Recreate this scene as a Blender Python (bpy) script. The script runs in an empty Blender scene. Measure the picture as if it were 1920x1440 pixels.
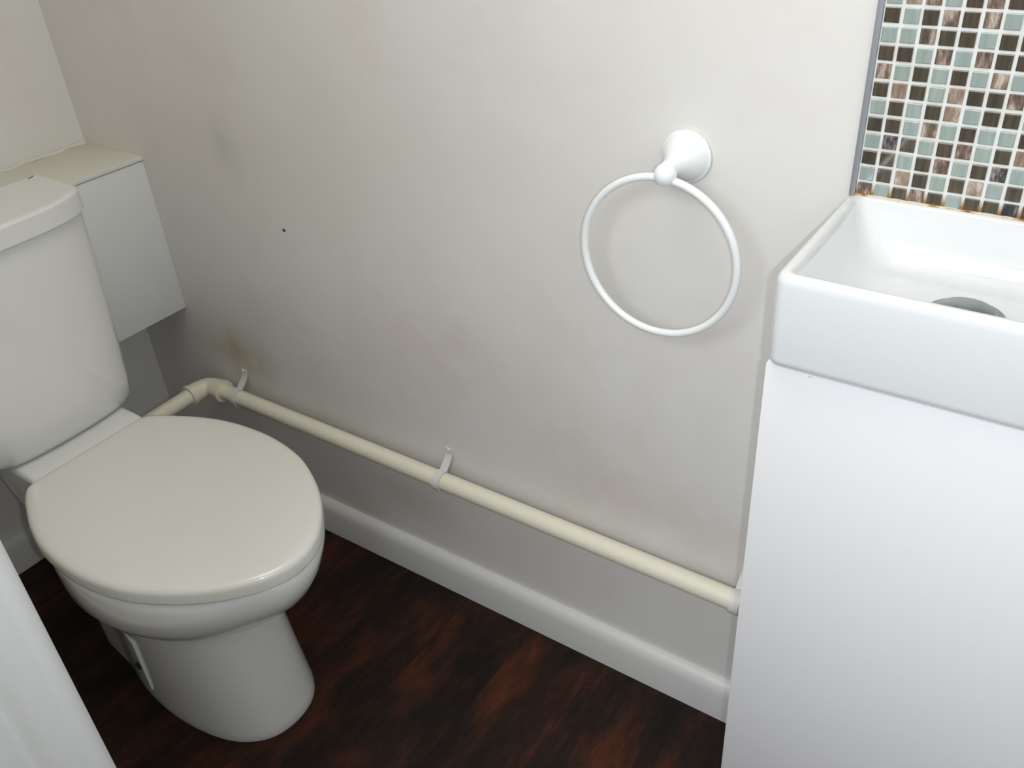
import bpy, bmesh, math, random
from mathutils import Matrix, Vector
random.seed(7)
sc = bpy.context.scene
COL = sc.collection

# ------------------------------------------------------------------ camera
cam_d = bpy.data.cameras.new('camera'); cam = bpy.data.objects.new('camera', cam_d); COL.objects.link(cam)
ROT = Matrix([[0.8239054, -0.2678002, 0.4994627], [0.5633487, 0.4830958, -0.6702661], [-0.0617909, 0.8336076, 0.5488901]])
CAM_LOC = Vector([1.65277, -0.91, 1.26294])
FPX = 1675.68
cam.matrix_world = Matrix.Translation(CAM_LOC) @ ROT.to_4x4()
cam_d.sensor_fit = 'HORIZONTAL'; cam_d.sensor_width = 36.0
cam_d.lens = 36.0 * FPX / 1920.0
cam_d.clip_start = 0.01
sc.camera = cam

# ------------------------------------------------------------------ light and exposure
sc.view_settings.view_transform = 'Standard'
sc.view_settings.look = 'None'
sc.view_settings.gamma = 1.0
sc.view_settings.use_curve_mapping = False
sc.view_settings.exposure = 0.0
world = bpy.data.worlds.new('hall_daylight'); sc.world = world
world.use_nodes = True
bg = world.node_tree.nodes['Background']
bg.inputs['Color'].default_value = (0.93, 0.96, 1.0, 1)
bg.inputs['Strength'].default_value = 0.30

def area_light(name, loc, rot, size, power, color, shape='DISK', size_y=None):
    l = bpy.data.lights.new(name, 'AREA'); l.shape = shape; l.size = size
    if size_y: l.size_y = size_y
    l.energy = power; l.color = color
    o = bpy.data.objects.new(name, l); o.location = loc; o.rotation_euler = rot; COL.objects.link(o)
    return o
# ceiling lamp of the small room
area_light('ceiling_lamp_light', (1.15, -0.43, 2.26), (0, 0, 0), 0.85, 6.4, (1.0, 0.965, 0.88))
# daylight from the hall outside the open doorway, above and behind the camera
area_light('hall_window_light', (1.42, -1.70, 1.80), (math.radians(60), 0, math.radians(0)), 1.10, 17.0, (0.90, 0.95, 1.0), 'RECTANGLE', 0.60)
# the camera's own flash, a few centimetres beside the lens
fl = bpy.data.lights.new('camera_flash', 'POINT'); fl.energy = 9.0; fl.color = (0.90, 0.95, 1.0)
fl.shadow_soft_size = 0.006
flo = bpy.data.objects.new('camera_flash', fl); COL.objects.link(flo)
flo.location = cam.matrix_world @ Vector((0.034, -0.006, 0.0))

# ------------------------------------------------------------------ materials
def mat(name, color, rough=0.5, coat=0.0, metallic=0.0, spec=0.5):
    m = bpy.data.materials.new(name); m.use_nodes = True
    b = m.node_tree.nodes['Principled BSDF']
    b.inputs['Base Color'].default_value = (*color, 1)
    b.inputs['Roughness'].default_value = rough
    b.inputs['Metallic'].default_value = metallic
    b.inputs['Coat Weight'].default_value = coat
    b.inputs['Coat Roughness'].default_value = 0.04
    b.inputs['Specular IOR Level'].default_value = spec
    return m
class NT:
    """tiny node helper"""
    def __init__(s, m): s.m = m; s.t = m.node_tree; s.b = s.t.nodes['Principled BSDF']
    def n(s, kind, **kw):
        x = s.t.nodes.new(kind)
        for k, v in kw.items(): setattr(x, k, v)
        return x
    def l(s, a, b): s.t.links.new(a, b)
    def coords(s, scale=(1, 1, 1)):
        tc = s.n('ShaderNodeTexCoord'); mp = s.n('ShaderNodeMapping'); mp.inputs['Scale'].default_value = scale
        s.l(tc.outputs['Object'], mp.inputs['Vector']); return mp.outputs['Vector']
    def noise(s, vec, scale, detail=4, rough=0.5):
        x = s.n('ShaderNodeTexNoise'); x.inputs['Scale'].default_value = scale
        x.inputs['Detail'].default_value = detail; x.inputs['Roughness'].default_value = rough
        s.l(vec, x.inputs['Vector']); return x.outputs['Fac']
    def ramp(s, fac, stops):
        r = s.n('ShaderNodeValToRGB')
        while len(r.color_ramp.elements) > 1: r.color_ramp.elements.remove(r.color_ramp.elements[-1])
        r.color_ramp.elements[0].position = stops[0][0]; r.color_ramp.elements[0].color = (*stops[0][1], 1)
        for p, c in stops[1:]:
            e = r.color_ramp.elements.new(p); e.color = (*c, 1)
        s.l(fac, r.inputs['Fac']); return r.outputs['Color']
    def mix(s, fac, a, b, mode='MIX'):
        x = s.n('ShaderNodeMix', data_type='RGBA', blend_type=mode)
        for sock, v in ((0, fac), (6, a), (7, b)):
            if isinstance(v, (int, float)): x.inputs[sock].default_value = v
            elif isinstance(v, tuple): x.inputs[sock].default_value = (*v, 1)
            else: s.l(v, x.inputs[sock])
        return x.outputs[2]
    def bump(s, h, strength, dist=0.001):
        x = s.n('ShaderNodeBump'); x.inputs['Strength'].default_value = strength; x.inputs['Distance'].default_value = dist
        s.l(h, x.inputs['Height']); s.l(x.outputs['Normal'], s.b.inputs['Normal'])
    def spot(s, vec, pos, radii, soft=1.0):
        """0..1 blob around pos with the given radii (a stain with a shape of its own)"""
        mp = s.n('ShaderNodeMapping', vector_type='POINT')
        mp.inputs['Location'].default_value = tuple(-p / r for p, r in zip(pos, radii))
        mp.inputs['Scale'].default_value = tuple(1 / r for r in radii)
        s.l(vec, mp.inputs['Vector'])
        g = s.n('ShaderNodeTexGradient', gradient_type='SPHERICAL')
        s.l(mp.outputs['Vector'], g.inputs['Vector']); return g.outputs['Fac']
    def mul(s, a, b):
        x = s.n('ShaderNodeMath', operation='MULTIPLY', use_clamp=True)
        for i, v in enumerate((a, b)):
            if isinstance(v, (int, float)): x.inputs[i].default_value = v
            else: s.l(v, x.inputs[i])
        return x.outputs[0]

M = {}
M['ceramic'] = mat('white_ceramic', (0.76, 0.765, 0.745), 0.12, coat=0.6)
M['seat'] = mat('off_white_seat_plastic', (0.73, 0.73, 0.68), 0.14, coat=0.5)
M['basin'] = mat('basin_ceramic', (0.735, 0.75, 0.755), 0.10, coat=0.6)
M['gloss_white'] = mat('vanity_white', (0.84, 0.83, 0.84), 0.38)
M['ring_white'] = mat('ring_white_enamel', (0.87, 0.90, 0.90), 0.28, coat=0.4)
M['box_white'] = mat('boxing_white_paint', (0.74, 0.75, 0.75), 0.45)
M['board_cream'] = mat('boxing_top_cream_paint', (0.71, 0.70, 0.61), 0.5)
M['sealant'] = mat('white_sealant', (0.70, 0.68, 0.60), 0.6)
M['skirt'] = mat('skirting_paint', (0.76, 0.75, 0.73), 0.35)
M['frame'] = mat('door_frame_paint', (0.52, 0.52, 0.505), 0.45)
M['pipe'] = mat('cream_pipe_plastic', (0.80, 0.77, 0.63), 0.35)
M['clip'] = mat('white_clip_plastic', (0.70, 0.69, 0.67), 0.4)
M['chrome'] = mat('dull_chrome', (0.28, 0.31, 0.31), 0.25, metallic=1.0)
M['dark'] = mat('dark_fixing', (0.03, 0.03, 0.05), 0.5)
M['trim'] = mat('grey_tile_trim', (0.34, 0.355, 0.385), 0.4, metallic=0.3)
M['ceil'] = mat('ceiling_paint', (0.80, 0.80, 0.79), 0.8)

# painted wall: slightly wavy off-white emulsion with faint brown and pink stains
def wall_material(name, base, marks):
    m = mat(name, base, 0.42, spec=0.35); t = NT(m); v = t.coords()
    n1 = t.noise(v, 3.2, 3, 0.5)
    c = t.mix(t.mul(t.ramp(n1, [(0.40, (0, 0, 0)), (0.72, (1, 1, 1))]), 0.35), base, tuple(x * k for x, k in zip(base, (0.90, 0.85, 0.78))))
    n2 = t.noise(v, 5.5, 4, 0.6)
    c = t.mix(t.mul(t.ramp(n2, [(0.52, (0, 0, 0)), (0.78, (1, 1, 1))]), 0.45), c, tuple(x * k for x, k in zip(base, (0.93, 0.83, 0.80))))
    for pos, rad, col, k in marks:
        n3 = t.noise(v, 14, 4, 0.6)
        f = t.mul(t.mul(t.spot(v, pos, rad), t.ramp(n3, [(0.30, (0.2, 0.2, 0.2)), (0.65, (1, 1, 1))])), k)
        c = t.mix(f, c, col)
    t.l(c, t.b.inputs['Base Color'])
    t.bump(t.noise(v, 38, 5, 0.6), 0.12, 0.004)
    return m
M['wall_back'] = wall_material('painted_wall_stained', (0.765, 0.748, 0.722), [
    ((0.30, 0, 0.37), (0.13, 0.2, 0.09), (0.42, 0.34, 0.17), 0.8),
    ((0.72, 0, 0.18), (0.14, 0.2, 0.06), (0.42, 0.31, 0.22), 0.45),
    ((0.83, 0, 0.53), (0.22, 0.2, 0.13), (0.62, 0.48, 0.40), 0.35),
    ((1.10, 0, 0.42), (0.20, 0.2, 0.15), (0.60, 0.50, 0.40), 0.35),
    ((1.25, 0, 0.36), (0.20, 0.2, 0.08), (0.62, 0.48, 0.38), 0.35),
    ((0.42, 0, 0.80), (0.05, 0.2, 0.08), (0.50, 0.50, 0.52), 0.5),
    ((1.405, 0, 0.34), (0.03, 0.2, 0.10), (0.55, 0.36, 0.22), 0.9),
    ((0.5245, 0, 0.681), (0.005, 0.2, 0.0035), (0.05, 0.05, 0.03), 5.0),
])
M['wall'] = wall_material('painted_wall_plain', (0.76, 0.75, 0.72), [])

# dark red-brown wood plank vinyl, boards running along y
def floor_material():
    m = mat('dark_wood_planks', (0.05, 0.02, 0.01), 0.5, spec=0.22); t = NT(m)
    v = t.coords((1, 1, 1))
    sep = t.n('ShaderNodeSeparateXYZ'); t.l(v, sep.inputs[0])
    W = 0.142
    dv = t.n('ShaderNodeMath', operation='MULTIPLY_ADD'); t.l(sep.outputs[0], dv.inputs[0]); dv.inputs[1].default_value = 1 / W; dv.inputs[2].default_value = 0.02
    flo_ = t.n('ShaderNodeMath', operation='FLOOR'); t.l(dv.outputs[0], flo_.inputs[0])
    fr = t.n('ShaderNodeMath', operation='FRACT'); t.l(dv.outputs[0], fr.inputs[0])
    wn = t.n('ShaderNodeTexWhiteNoise', noise_dimensions='1D'); t.l(flo_.outputs[0], wn.inputs['W'])
    # per-plank shifted coordinates
    comb = t.n('ShaderNodeCombineXYZ'); sh = t.n('ShaderNodeMath', operation='MULTIPLY'); t.l(wn.outputs['Value'], sh.inputs[0]); sh.inputs[1].default_value = 9.0
    t.l(sh.outputs[0], comb.inputs[1])
    add = t.n('ShaderNodeVectorMath', operation='ADD'); t.l(v, add.inputs[0]); t.l(comb.outputs[0], add.inputs[1])
    mp = t.n('ShaderNodeMapping'); mp.inputs['Scale'].default_value = (1, 0.38, 1); t.l(add.outputs[0], mp.inputs['Vector'])
    g1 = t.noise(mp.outputs[0], 10, 9, 0.70)
    mp2 = t.n('ShaderNodeMapping'); mp2.inputs['Scale'].default_value = (1, 0.07, 1); t.l(add.outputs[0], mp2.inputs['Vector'])
    g2 = t.noise(mp2.outputs[0], 150, 6, 0.7)
    c = t.ramp(g1, [(0.40, (0.008, 0.005, 0.004)), (0.50, (0.020, 0.009, 0.006)), (0.60, (0.056, 0.016, 0.007)), (0.72, (0.105, 0.028, 0.010))])
    c = t.mix(0.75, c, t.ramp(g2, [(0.35, (0.55, 0.55, 0.55)), (0.6, (1.12, 1.1, 1.08))]), 'MULTIPLY')
    c = t.mix(1.0, c, t.ramp(wn.outputs['Value'], [(0.0, (0.88, 0.88, 0.90)), (1.0, (1.12, 1.1, 1.08))]), 'MULTIPLY')
    seam = t.ramp(fr.outputs[0], [(0.0, (1, 1, 1)), (0.012, (0, 0, 0)), (0.988, (0, 0, 0)), (1.0, (1, 1, 1))])
    c = t.mix(t.mul(seam, 0.6), c, (0.004, 0.003, 0.002))
    t.l(c, t.b.inputs['Base Color'])
    t.bump(g2, 0.25, 0.001)
    return m
M['floor'] = floor_material()

# mosaic tile materials
M['grout'] = mat('white_grout', (0.78, 0.77, 0.72), 0.7)
t_ = NT(M['grout']); v_ = t_.coords()
n_ = t_.noise(v_, 60, 3); 
c_ = t_.mix(t_.ramp(n_, [(0.4, (0, 0, 0)), (0.7, (0.5, 0.5, 0.5))]), (0.80, 0.80, 0.77), (0.66, 0.62, 0.52))
se_ = t_.n('ShaderNodeSeparateXYZ'); t_.l(v_, se_.inputs[0])
mr_ = t_.n('ShaderNodeMapRange'); t_.l(se_.outputs[2], mr_.inputs[0])          # rust creeping up the joints from the basin edge
for i_, x_ in ((1, 0.902), (2, 0.914), (3, 1.0), (4, 0.0)): mr_.inputs[i_].default_value = x_
c_ = t_.mix(t_.mul(mr_.outputs[0], 1.3), c_, (0.42, 0.22, 0.06))
t_.l(c_, t_.b.inputs['Base Color'])
def glass_tile(name, a, b, rough=0.08):
    m = mat(name, a, rough, coat=1.0); t = NT(m)
    v = t.coords((1, 1, 0.06))
    t.l(t.ramp(t.noise(v, 260, 2, 0.5), [(0.35, a), (0.65, b)]), t.b.inputs['Base Color']); return m
def stone_tile(name, a, b, c):
    m = mat(name, a, 0.45, coat=0.2); t = NT(m)
    tc = t.n('ShaderNodeTexCoord'); mp = t.n('ShaderNodeMapping'); mp.inputs['Rotation'].default_value = (0, 0.9, 0); mp.inputs['Scale'].default_value = (1, 1, 0.3)
    t.l(tc.outputs['Object'], mp.inputs['Vector'])
    t.l(t.ramp(t.noise(mp.outputs[0], 120, 7, 0.72), [(0.36, a), (0.50, b), (0.64, c)]), t.b.inputs['Base Color'])
    t.bump(t.noise(mp.outputs[0], 150, 5, 0.6), 0.6, 0.002); return m
M['tile_G'] = glass_tile('pale_green_glass_tile', (0.27, 0.33, 0.30), (0.34, 0.39, 0.365))
M['tile_D'] = glass_tile('dark_olive_glass_tile', (0.045, 0.035, 0.022), (0.085, 0.065, 0.04))
M['tile_S'] = stone_tile('brown_marble_tile', (0.045, 0.030, 0.022), (0.16, 0.105, 0.075), (0.50, 0.42, 0.35))
M['tile_L'] = stone_tile('tan_marble_tile', (0.16, 0.10, 0.06), (0.28, 0.20, 0.14), (0.55, 0.48, 0.40))
M['tile_K'] = stone_tile('black_marble_tile', (0.015, 0.015, 0.018), (0.05, 0.045, 0.045), (0.40, 0.36, 0.32))
M['rust'] = mat('rusty_sealant', (0.55, 0.40, 0.22), 0.6)
t_ = NT(M['rust']); v_ = t_.coords()
t_.l(t_.ramp(t_.noise(v_, 75, 3, 0.6), [(0.46, (0.62, 0.58, 0.47)), (0.56, (0.45, 0.30, 0.14)), (0.66, (0.25, 0.08, 0.02))]), t_.b.inputs['Base Color'])

# slightly scuffed vanity door with one short scratch
t_ = NT(M['gloss_white']); v_ = t_.coords()
t_.l(t_.mix(t_.mul(t_.spot(v_, (1.467, -0.203, 0.8015), (0.0035, 0.05, 0.0009)), 0.9), (0.84, 0.83, 0.84), (0.35, 0.30, 0.27)), t_.b.inputs['Base Color'])

# ------------------------------------------------------------------ object helpers
def finish(name, bm, m, parent=None, smooth=35, mats=None):
    bmesh.ops.recalc_face_normals(bm, faces=bm.faces)
    me = bpy.data.meshes.new(name); bm.to_mesh(me); bm.free()
    o = bpy.data.objects.new(name, me); COL.objects.link(o)
    for x in (mats or [m]): me.materials.append(x)
    if smooth:
        me.shade_smooth(); me.set_sharp_from_angle(angle=math.radians(smooth))
    if parent is not None: o.parent = parent
    return o
def tag(o, label=None, cat=None, group=None, kind=None):
    for k, v in (('label', label), ('category', cat), ('group', group), ('kind', kind)):
        if v: o[k] = v
    return o
def thing(name, label, cat, group=None):
    o = bpy.data.objects.new(name, None); COL.objects.link(o); o.empty_display_size = 0.05
    return tag(o, label, cat, group)
def add_box(bm, x0, x1, y0, y1, z0, z1, bev=0.0, seg=2):
    r = bmesh.ops.create_cube(bm, size=1.0, matrix=Matrix.Translation(((x0+x1)/2, (y0+y1)/2, (z0+z1)/2)) @ Matrix.Diagonal((x1-x0, y1-y0, z1-z0, 1)))
    if bev:
        es = list({e for v in r['verts'] for e in v.link_edges})
        bmesh.ops.bevel(bm, geom=es, offset=bev, segments=seg, profile=0.5, affect='EDGES')
def box(name, dims, m, parent=None, bev=0.0, seg=2):
    bm = bmesh.new(); add_box(bm, *dims, bev=bev, seg=seg); return finish(name, bm, m, parent)
def loft(bm, rings, cap0=True, cap1=True, closed=True):
    vs = [[bm.verts.new(p) for p in r] for r in rings]
    n = len(vs[0])
    for a, b in zip(vs, vs[1:]):
        for i in range(n if closed else n - 1):
            j = (i + 1) % n; bm.faces.new((a[i], a[j], b[j], b[i]))
    if cap0: bm.faces.new(vs[0][::-1])
    if cap1: bm.faces.new(vs[-1])
    return vs
def catmull(pts, per=6):
    out = []
    P = [pts[0]] + list(pts) + [pts[-1]]
    for i in range(1, len(P) - 2):
        for k in range(per):
            t = k / per; a, b, c, d = P[i-1], P[i], P[i+1], P[i+2]
            out.append(tuple(0.5*((2*b[j]) + (-a[j]+c[j])*t + (2*a[j]-5*b[j]+4*c[j]-d[j])*t*t + (-a[j]+3*b[j]-3*c[j]+d[j])*t**3) for j in range(len(b))))
    out.append(tuple(pts[-1])); return out
def prof_ring(prof, y0, z, per=6, inset=0.0, square_tip=False):
    """closed ring from a half-width profile [(x, hw), ...] mirrored about y0; last point lies on the axis"""
    P = list(prof) + [(prof[-2][0], -prof[-2][1])]          # continue over the tip so the nose is round
    c = catmull(P, per)[:(len(prof)-1)*per + 1]
    c[-1] = (prof[-1][0], 0.0)
    pts = [(x, y0 + h) for x, h in c] + [(x, y0 - h) for x, h in c[-2::-1]]
    if inset:
        n = len(pts); res = []
        for i in range(n):
            a, b = pts[i-1], pts[(i+1) % n]
            dx, dy = b[0]-a[0], b[1]-a[1]; L = math.hypot(dx, dy) or 1
            res.append((pts[i][0] + dy/L*inset, pts[i][1] - dx/L*inset))
        # keep inset pointing inward
        cx = sum(p[0] for p in pts)/n; cy = sum(p[1] for p in pts)/n
        i = n//2
        if math.hypot(res[i][0]-cx, res[i][1]-cy) > math.hypot(pts[i][0]-cx, pts[i][1]-cy):
            res = [(2*p[0]-q[0], 2*p[1]-q[1]) for p, q in zip(pts, res)]
        pts = res
    return [(x, y, z) for x, y in pts]
def shrink(ring, k, z):
    n = len(ring); cx = sum(p[0] for p in ring)/n; cy = sum(p[1] for p in ring)/n
    return [(cx+(p[0]-cx)*k, cy+(p[1]-cy)*k, z) for p in ring]
def tube(bm, path, r, n=24, caps=True):
    path = [Vector(p) for p in path]; rings = []; up = None
    for i, p in enumerate(path):
        d = (path[min(i+1, len(path)-1)] - path[max(i-1, 0)]).normalized()
        if up is None: up = d.orthogonal().normalized()
        up = (up - d*up.dot(d)).normalized(); s = d.cross(up)
        rr = r[i] if isinstance(r, (list, tuple)) else r
        rings.append([p + (up*math.cos(2*math.pi*k/n) + s*math.sin(2*math.pi*k/n))*rr for k in range(n)])
    loft(bm, rings, caps, caps)
def lathe(bm, prof, origin, axis, n=48):
    """prof = [(dist along axis, radius)]"""
    tube(bm, [Vector(origin) + Vector(axis)*d for d, _ in prof], [max(r, 1e-5) for _, r in prof], n)
def rrect(x0, x1, y0, y1, r, z, seg=6):
    pts = []
    for cx, cy, a0 in ((x1-r, y1-r, 0), (x0+r, y1-r, 90), (x0+r, y0+r, 180), (x1-r, y0+r, 270)):
        for k in range(seg+1):
            a = math.radians(a0 + 90*k/seg); pts.append((cx + r*math.cos(a), cy + r*math.sin(a), z))
    return pts

# ------------------------------------------------------------------ the room
XR, YF, H = 1.86, -0.757, 2.30
WT = 0.105
def struct(name, dims_list, m, bev=0.0):
    bm = bmesh.new()
    for d in dims_list: add_box(bm, *d, bev=bev)
    o = finish(name, bm, m); o['kind'] = 'structure'; return o
struct('floor', [(-0.1, 3.0, -2.4, 0.1, -0.05, 0.0)], M['floor'])
struct('ceiling', [(-0.1, XR+0.1, YF-WT, 0.1, H, H+0.05)], M['ceil'])
struct('wall_back', [(-0.1, XR+0.1, 0.0, 0.1, 0.0, H)], M['wall_back'])
struct('wall_left', [(-0.1, 0.0, YF-WT, 0.0, 0.0, H)], M['wall'])
struct('wall_right', [(XR, XR+0.1, YF-WT, 0.0, 0.0, H)], M['wall'])
JX = 1.12                                            # left reveal of the doorway
struct('wall_front', [(0.0, JX-0.03, YF-WT, YF, 0.0, H), (JX-0.03, XR, YF-WT, YF, 2.03, H)], M['wall'])
# skirting boards: thin board with a rounded top
def skirting(name, p0, p1, nrm, h=0.0796, t=0.018):
    prof = [(0, 0), (t, 0), (t, h-0.024), (t-0.0015, h-0.014), (t-0.005, h-0.006), (t-0.010, h-0.001), (t-0.014, h), (0, h)]
    bm = bmesh.new(); n = Vector(nrm)
    loft(bm, [[Vector(p) + n*a + Vector((0, 0, b)) for a, b in prof] for p in (p0, p1)])
    o = finish(name, bm, M['skirt'], smooth=50); o['kind'] = 'structure'; return o
skirting('baseboard_back', (0.0, 0, 0), (1.424, 0, 0), (0, -1, 0))
skirting('baseboard_left', (0, YF, 0), (0, -0.018, 0), (1, 0, 0))
skirting('baseboard_front', (0.018, YF, 0), (JX-0.06, YF, 0), (0, 1, 0))
# door lining beside the camera: rounded nosing, flat board, stop
bm = bmesh.new()
prof = [(JX-0.03, YF), (JX-0.004, YF+0.0), (JX+0.001, YF-0.0015), (JX+0.003, YF-0.005), (JX+0.003, YF-0.010), (JX+0.0005, YF-0.015),
        (JX-0.001, YF-0.017), (JX-0.001, YF-0.042), (JX+0.001, YF-0.045), (JX+0.001, YF-0.049), (JX-0.010, YF-0.052), (JX-0.010, YF-WT-0.003), (JX-0.03, YF-WT-0.003)]
loft(bm, [[(x, y, z) for x, y in prof] for z in (0.0, 2.03)])
o = finish('trim_1', bm, M['frame'], smooth=50); o['kind'] = 'structure'

# ------------------------------------------------------------------ pipe boxing behind the cistern
BX, BZ0, BZ1, BZT = 0.1763, 0.4465, 0.7500, 0.7588
t = thing('pipe_boxing', 'white painted boxing-in panel with cream ledge in the corner behind the cistern', 'boxing')
box('panel', (0.0, BX-0.001, YF, 0.0, BZ0, BZ1-0.0006), M['box_white'], t, bev=0.0015)
tb = box('top_board', (0.0, BX+0.001, YF, 0.0, BZ1+0.0008, BZT), M['board_cream'], t, bev=0.0008)
tb.data.materials.append(M['box_white'])
for f in tb.data.polygons:
    if f.normal.x > 0.9: f.material_index = 1
bm = bmesh.new(); path = []; rad = []
for i in range(60):
    y = -0.002 - i*0.0125
    path.append((0.003 + 0.002*math.sin(i*1.7), y, BZT + 0.001 + 0.0014*math.sin(i*0.9))); rad.append(0.0038 + 0.0014*math.sin(i*1.3+1))
tube(bm, path, rad, 10); finish('sealant_bead', bm, M['sealant'], t)

# ------------------------------------------------------------------ toilet
TY = -0.382
toilet = thing('toilet', 'white close-coupled toilet with lid closed, standing in the left corner', 'toilet')
def pan_ring(z, xb, xf, hw, neck, bl=0.0):
    L = xf - 0.42
    prof = [(xb, 0.0), (xb, neck*0.6), (xb+0.006, neck*0.92), (xb+0.06, neck), (0.33, neck*1.02), (0.42, neck + (hw-neck)*0.36),
            (0.42+0.20*L, neck+(hw-neck)*0.80), (0.42+0.42*L, hw), (0.42+0.64*L, hw*(0.93+0.03*bl)), (0.42+0.83*L, hw*(0.68+0.12*bl)), (0.42+0.96*L, hw*(0.30+0.17*bl)), (xf, 0.0)]
    return prof_ring(prof, TY, z)
bm = bmesh.new()
loft(bm, [pan_ring(*a) for a in (
    (0.000, 0.36, 0.765, 0.106, 0.066, 1), (0.006, 0.36, 0.767, 0.107, 0.066, 1), (0.020, 0.36, 0.765, 0.106, 0.066, 1), (0.080, 0.36, 0.752, 0.104, 0.066, 1),
    (0.150, 0.36, 0.738, 0.103, 0.066, 1), (0.205, 0.35, 0.728, 0.102, 0.066, 1), (0.226, 0.33, 0.725, 0.103, 0.066, 1), (0.240, 0.31, 0.729, 0.108, 0.066, 1),
    (0.250, 0.28, 0.742, 0.118, 0.062, .9), (0.262, 0.25, 0.762, 0.132, 0.064, .7), (0.278, 0.23, 0.791, 0.146, 0.067, .5), (0.301, 0.21, 0.825, 0.160, 0.071, .2),
    (0.330, 0.20, 0.854, 0.173, 0.074), (0.360, 0.19, 0.872, 0.176, 0.076), (0.389, 0.19, 0.878, 0.176, 0.076), (0.397, 0.192, 0.875, 0.174, 0.075), (0.401, 0.198, 0.869, 0.168, 0.072))])
pan = finish('pan', bm, M['ceramic'], toilet, smooth=60)
# rear shelf of the pan that carries the cistern
bm = bmesh.new()
sh = lambda z, g, xf=0.397: rrect(0.19+g, xf-g, -0.468+g, -0.262-g, 0.022, z)
loft(bm, [sh(0.370, 0.030), sh(0.385, 0.014), sh(0.397, 0.003), sh(0.403, 0.0), sh(0.4065, 0.001, 0.393), sh(0.4100, 0.002, 0.384), sh(0.4128, 0.004, 0.373), sh(0.4140, 0.008, 0.362)])
finish('cistern_shelf', bm, M['ceramic'], toilet, smooth=60)
LIDP = [(0.399, 0.0), (0.399, 0.07), (0.402, 0.105), (0.420, 0.122), (0.450, 0.138), (0.49, 0.156), (0.54, 0.171), (0.60, 0.178), (0.65, 0.177),
        (0.70, 0.1685), (0.74, 0.155), (0.79, 0.128), (0.83, 0.097), (0.862, 0.061), (0.878, 0.030), (0.883, 0.0)]
bm = bmesh.new()
loft(bm, [prof_ring(LIDP, TY, z, inset=i) for z, i in ((0.4012, 0.011), (0.4014, 0.010), (0.4056, 0.010))])
finish('seat', bm, M['seat'], toilet, smooth=60)
bm = bmesh.new()
loft(bm, [prof_ring(LIDP, TY, z, inset=i) for z, i in ((0.4055, 0.007), (0.4057, 0.0015), (0.4070, 0.0), (0.4090, 0.0), (0.4220, 0.0), (0.4255, 0.0008), (0.4285, 0.0028), (0.4305, 0.0060), (0.4316, 0.0100))]
     + [shrink(prof_ring(LIDP, TY, 0, inset=0.010), k, z) for k, z in ((0.96, 0.4323), (0.85, 0.4333), (0.65, 0.4341), (0.35, 0.4346), (0.05, 0.4347))])
finish('lid', bm, M['seat'], toilet, smooth=60)
CY = -0.366
def cis_ring(z, xf, hw, inset=0.0, xb=0.179, bl=0.0):
    L = xf - xb; w = lambda a, b: hw*(a+(b-a)*bl)
    prof = [(xb, 0.0), (xb, hw*0.6), (xb, hw*0.93), (xb+0.008, hw*0.995), (xb+L*0.35, hw), (xb+L*0.66, w(0.958, 0.985)), (xb+L*0.80, w(0.90, 0.93)), (xb+L*0.89, w(0.81, 0.79)),
            (xb+L*0.96, w(0.60, 0.58)), (xb+L*0.992, w(0.30, 0.30)), (xf, 0.0)]
    return prof_ring(prof, CY, z, inset=inset)
bm = bmesh.new()
loft(bm, [cis_ring(*a[:3], bl=a[3]) for a in ((0.4145, 0.318, 0.128, 0), (0.4150, 0.324, 0.134, 0), (0.420, 0.334, 0.141, 0), (0.432, 0.340, 0.146, 0), (0.46, 0.341, 0.150, 0), (0.52, 0.340, 0.155, .2),
    (0.60, 0.339, 0.160, .5), (0.68, 0.337, 0.164, .8), (0.735, 0.336, 0.166, 1), (0.7545, 0.336, 0.1665, 1))])
cistern = finish('cistern', bm, M['ceramic'], toilet, smooth=60)
bm = bmesh.new()
loft(bm, [cis_ring(z, 0.3455, 0.1695, inset=i, bl=1) for z, i in ((0.7575, 0.008), (0.7578, 0.0015), (0.7590, 0.0), (0.7600, 0.0), (0.7872, 0.0), (0.7882, 0.0), (0.7905, 0.0008), (0.7920, 0.003), (0.7924, 0.006))] + [shrink(cis_ring(0, 0.3455, 0.1695, inset=0.006, bl=1), k, z) for k, z in ((0.985, 0.7925), (0.9, 0.7925), (0.5, 0.7928), (0.05, 0.7928))])
finish('cistern_lid', bm, M['ceramic'], cistern, smooth=60)
# side fixing recess of the pedestal with its dark screw
pl = [(0.452, TY-0.080), (0.457, TY-0.0880), (0.530, TY-0.1060), (0.536, TY-0.1000)]
bm = bmesh.new(); loft(bm, [[(x, y, z) for x, y in pl] for z in (0.036, 0.150)])
cap = finish('fixing_cover', bm, M['ring_white'], toilet, smooth=20)
bm = bmesh.new(); lathe(bm, [(0, 0.008), (0.003, 0.008), (0.004, 0.006)], (0.515, TY-0.1020, 0.085), (0.25, -0.97, 0), 20); finish('screw', bm, M['dark'], cap)

# ------------------------------------------------------------------ overflow pipe and its clips
PY, PZ, PR = -0.030, 0.2907, 0.0158
p = thing('waste_pipe', 'cream plastic waste pipe running low along the wall, elbowed towards the toilet', 'pipe')
EX = 0.232
bm = bmesh.new(); tube(bm, [(EX+0.03, PY, PZ), (1.424, PY, PZ)], PR, 32); finish('long_pipe', bm, M['pipe'], p)
bm = bmesh.new(); tube(bm, [(EX-0.012, PY-0.045, PZ), (EX-0.012, TY+0.077, PZ-0.003)], PR, 32); finish('short_pipe', bm, M['pipe'], p)
bm = bmesh.new()
arc = [(EX+0.022, PY, PZ), (EX+0.012, PY, PZ)] + [(EX+0.010-0.022*math.sin(a), PY-0.022*(1-math.cos(a)), PZ) for a in [math.pi/2*k/8 for k in range(9)]] + [(EX-0.012, PY-0.030, PZ)]
tube(bm, arc, 0.0192, 32)
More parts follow.
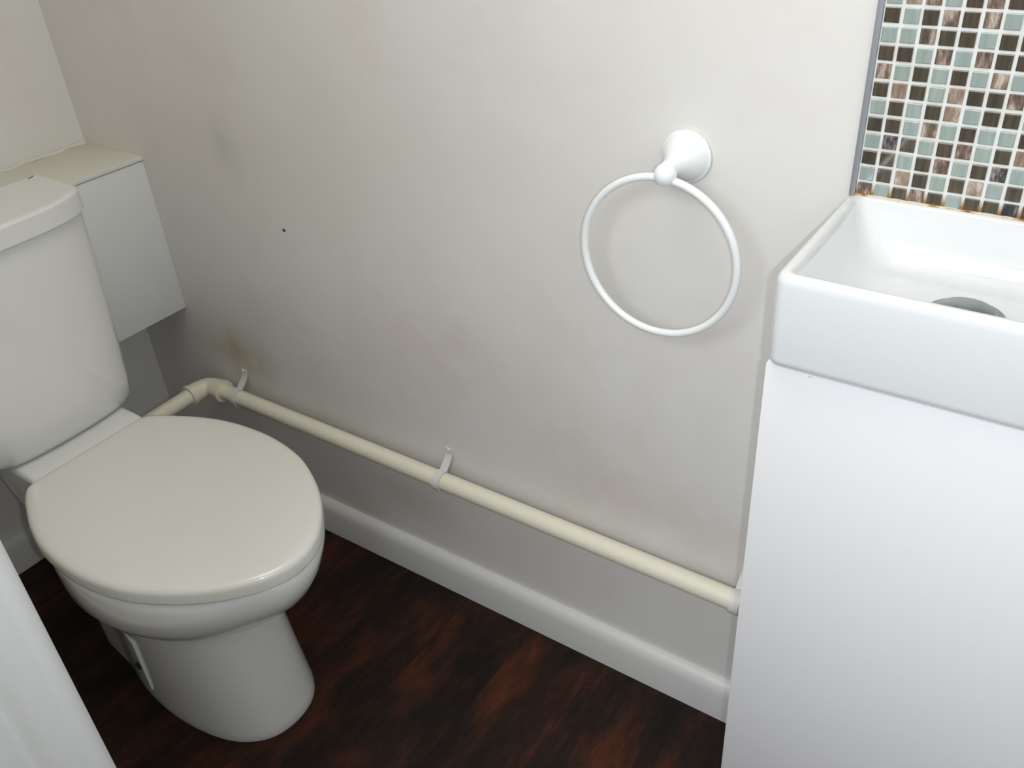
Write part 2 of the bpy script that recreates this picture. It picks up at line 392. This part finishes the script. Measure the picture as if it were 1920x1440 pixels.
lathe(bm, [(0, 0.0190), (0.001, 0.0205), (0.018, 0.0205), (0.019, 0.0228), (0.026, 0.0228), (0.025, 0.0165)], (EX+0.012, PY, PZ), (1, 0, 0), 32)
lathe(bm, [(0, 0.0190), (0.001, 0.0205), (0.020, 0.0205), (0.021, 0.0228), (0.029, 0.0228), (0.029, 0.0165)], (EX-0.012, PY-0.022, PZ), (0, -1, 0), 32)
finish('elbow', bm, M['pipe'], p, smooth=40)
def clip_mesh():
    r = PR + 0.0022
    path = [(-0.0015, 0.341), (-0.0015, 0.333), (-0.003, 0.327), (-0.0075, 0.320)]
    path = [(y+0.0, z-PZ) for y, z in path]
    a0 = 62
    for k in range(25):
        a = math.radians(a0 + (292-a0)*k/24); path.append((PY - r*math.cos(math.pi-a)*1.0, r*math.sin(a)))
    path.append((-0.012, -0.020)); path.append((-0.0015, -0.022))
    w, th = 0.0072, 0.0012
    bm = bmesh.new(); rings = []
    for i, (y, z) in enumerate(path):
        a, b = path[max(i-1, 0)], path[min(i+1, len(path)-1)]
        dy, dz = b[0]-a[0], b[1]-a[1]; L = math.hypot(dy, dz) or 1; ny, nz = -dz/L*th, dy/L*th
        rings.append([(-w, y+ny, z+nz), (w, y+ny, z+nz), (w, y-ny, z-nz), (-w, y-ny, z-nz)])
    loft(bm, rings)
    lathe(bm, [(0, 0.0032), (0.002, 0.003), (0.003, 0.0015)], (0, -0.0026, 0.345-PZ-0.007), (0, -1, 0), 12)
    return bm
clip = finish('pipe_clip', clip_mesh(), M['clip'], smooth=40)
clip.location = (0.312, 0, PZ)
G = 'clips holding the waste pipe'
tag(clip, 'white plastic clip holding the waste pipe right beside its elbow', 'clip', G)
for x, lab in ((0.831, 'white plastic clip halfway along the waste pipe, to the right of the toilet lid'), (1.366, 'white plastic clip at the pipe end against the vanity edge')):
    c = clip.copy(); COL.objects.link(c); c.location = (x, 0, PZ); c['label'] = lab

# ------------------------------------------------------------------ towel ring
tr = thing('towel_ring', 'white round towel ring hanging from a trumpet-shaped wall mount', 'towel ring')
MX, MZ = 1.2445, 0.9135
bm = bmesh.new()
lathe(bm, [(0.0005, 0.0290), (0.002, 0.0300), (0.0055, 0.0300), (0.007, 0.0275), (0.010, 0.0262), (0.016, 0.0235), (0.024, 0.0180), (0.032, 0.0138), (0.040, 0.0112), (0.047, 0.0100), (0.052, 0.0095), (0.054, 0.005)], (MX, 0, MZ), (0, -1, 0), 64)
finish('wall_mount', bm, M['ring_white'], tr, smooth=50)
bm = bmesh.new(); bmesh.ops.create_uvsphere(bm, u_segments=32, v_segments=20, radius=0.0128, matrix=Matrix.Translation((MX, -0.056, MZ-0.004)))
finish('ball_joint', bm, M['ring_white'], tr)
bm = bmesh.new(); RC = (MX-0.0065, -0.056, MZ-0.105); n = 96; rings = []
for i in range(n):
    a = 2*math.pi*i/n; d = Vector((math.sin(a), 0, math.cos(a)))
    rings.append([Vector(RC) + d*(0.0965 + 0.0046*math.cos(b)) + Vector((0, 1, 0))*0.0046*math.sin(b) for b in [2*math.pi*k/14 for k in range(14)]])
rings.append(rings[0]); loft(bm, rings, False, False); bmesh.ops.remove_doubles(bm, verts=bm.verts, dist=1e-6)
finish('ring', bm, M['ring_white'], tr)

# ------------------------------------------------------------------ vanity unit
VX0, VX1, VY, VZ = 1.4245, 1.830, -0.2035, 0.8072
v = thing('vanity_unit', 'plain white vanity cupboard under the wash basin with a flat door', 'cabinet')
box('cabinet_body', (VX0+0.0015, VX1, VY+0.018, -0.0005, 0.0, VZ), M['gloss_white'], v, bev=0.001)
box('door', (VX0, VX1, VY, VY+0.0165, 0.012, 0.8042), M['gloss_white'], v, bev=0.0012)

# ------------------------------------------------------------------ wash basin
b = thing('wash_basin', 'white rectangular ceramic wash basin with a square front, on the vanity cupboard', 'basin')
X0, X1, Y0, Y1, ZB, ZT = 1.4262, 1.832, -0.2145, -0.0008, 0.8078, 0.9020
bm = bmesh.new()
R_ = lambda g, z, r: rrect(X0+g, X1-g, Y0+g, Y1-g, r, z)
rings = [R_(0.010, ZB, 0.008), R_(0.0045, ZB+0.0010, 0.011), R_(0.0018, ZB+0.0032, 0.012), R_(0.0004, ZB+0.0070, 0.012), R_(0.0, ZB+0.010, 0.012), R_(0.0, ZT-0.010, 0.012), R_(0.0007, ZT-0.005, 0.012), R_(0.0025, ZT-0.0018, 0.012), R_(0.0055, ZT, 0.010)]
def inn(g0, gx1, gy0, gy1, z, r): return rrect(X0+g0, X1-gx1, Y0+gy0, Y1-gy1, r, z)
rings += [inn(0.0095, 0.0095, 0.009, 0.009, ZT-0.0003, 0.010), inn(0.0125, 0.0125, 0.0115, 0.0115, ZT-0.003, 0.012), inn(0.017, 0.017, 0.014, 0.016, ZT-0.012, 0.016),
          inn(0.028, 0.030, 0.018, 0.028, ZT-0.032, 0.022), inn(0.037, 0.040, 0.022, 0.040, ZT-0.045, 0.026), inn(0.046, 0.050, 0.030, 0.052, ZT-0.0515, 0.028),
          inn(0.060, 0.070, 0.045, 0.066, ZT-0.0540, 0.028), inn(0.090, 0.12, 0.085, 0.085, ZT-0.0560, 0.018)]
loft(bm, rings); finish('bowl', bm, M['basin'], b, smooth=60)
DX, DY = 1.5705, -0.113
bm = bmesh.new()
lathe(bm, [(0, 0.0335), (0.0015, 0.0345), (0.003, 0.0335), (0.0035, 0.0275), (0.0036, 0.0255), (0.0075, 0.0255), (0.009, 0.0240), (0.0105, 0.0150), (0.0108, 0.001)], (DX, DY, ZT-0.0565), (0, 0, 1), 48)
finish('drain_plug', bm, M['chrome'], b, smooth=35)

# ------------------------------------------------------------------ mosaic splashback
s = thing('mosaic_splashback', 'mosaic tile splashback of small green, brown and marbled squares above basin', 'splashback')
TZ, TP, TX = 1.0831, 0.01668, 1.4499
SX0, SX1, ST = 1.4273, 1.845, 1.36
NC = int((SX1 - (TX-TP)) / TP)
SZ0 = 0.8995
box('grout', (SX0+0.004, TX-TP+NC*TP, -0.0042, 0.0, SZ0, ST), M['grout'], s)
pat = {0: 'GLSGDSDG', 1: 'DGDSDSGD', 2: 'GGSDDGDD', 3: 'DDGSGSDD', 4: 'SGDGDGLG', 5: 'DLDGLDDS', 6: 'GDGDLGDD', 7: 'DDGSGDGGD', 8: 'GKDGDSGDL',
       9: 'DDGDSGDKG', 10: 'GDLDGDLGD', 11: 'SGDSDGDDK'}
kinds = ['G', 'D', 'S', 'L', 'K']
bm = bmesh.new(); rnd = random.Random(3)
def tile_ring(x0, x1, z0, z1, y, g): return [(x0+g, y, z0+g), (x1-g, y, z0+g), (x1-g, y, z1-g), (x0+g, y, z1-g)]
for row in range(11, -17, -1):
    z1 = TZ - (row-1)*TP; z0 = z1 - TP
    if z1 > ST: continue
    line = pat.get(row, '')
    for cidx in range(NC):
        k = line[cidx] if cidx < len(line) else rnd.choices(kinds, (38, 36, 16, 6, 4))[0]
        x0 = TX + (cidx-1)*TP; x1 = x0 + TP; g = 0.0016
        jx, jz = rnd.uniform(-.00022, .00022), rnd.uniform(-.00022, .00022)
        a, b_, c_, d_ = x0+g+jx, x1-g+jx, max(z0+g+jz, SZ0+0.0004), z1-g+jz
        before = len(bm.faces)
        yy = -0.0062 if k in 'GD' else -0.0058
        loft(bm, [tile_ring(a, b_, c_, d_, -0.003, 0), tile_ring(a, b_, c_, d_, yy, 0.0001), tile_ring(a, b_, c_, d_, yy-0.0005, 0.0007)])
        bm.faces.ensure_lookup_table()
        for f in bm.faces[before:]: f.material_index = kinds.index(k)
finish('tiles', bm, None, s, smooth=0, mats=[M['tile_'+k] for k in kinds])
box('edge_trim', (SX0, SX0+0.0058, -0.0075, 0.0, SZ0, ST), M['trim'], s, bev=0.0008)
bm = bmesh.new(); path = []; rad = []
for i in range(80):
    x = SX0+0.006 + i*0.005
    path.append((x, -0.0068, 0.9022)); rad.append(0.0010 + 0.0007*abs(math.sin(i*0.94)))
tube(bm, path, rad, 8); finish('sealant_bead', bm, M['rust'], s)
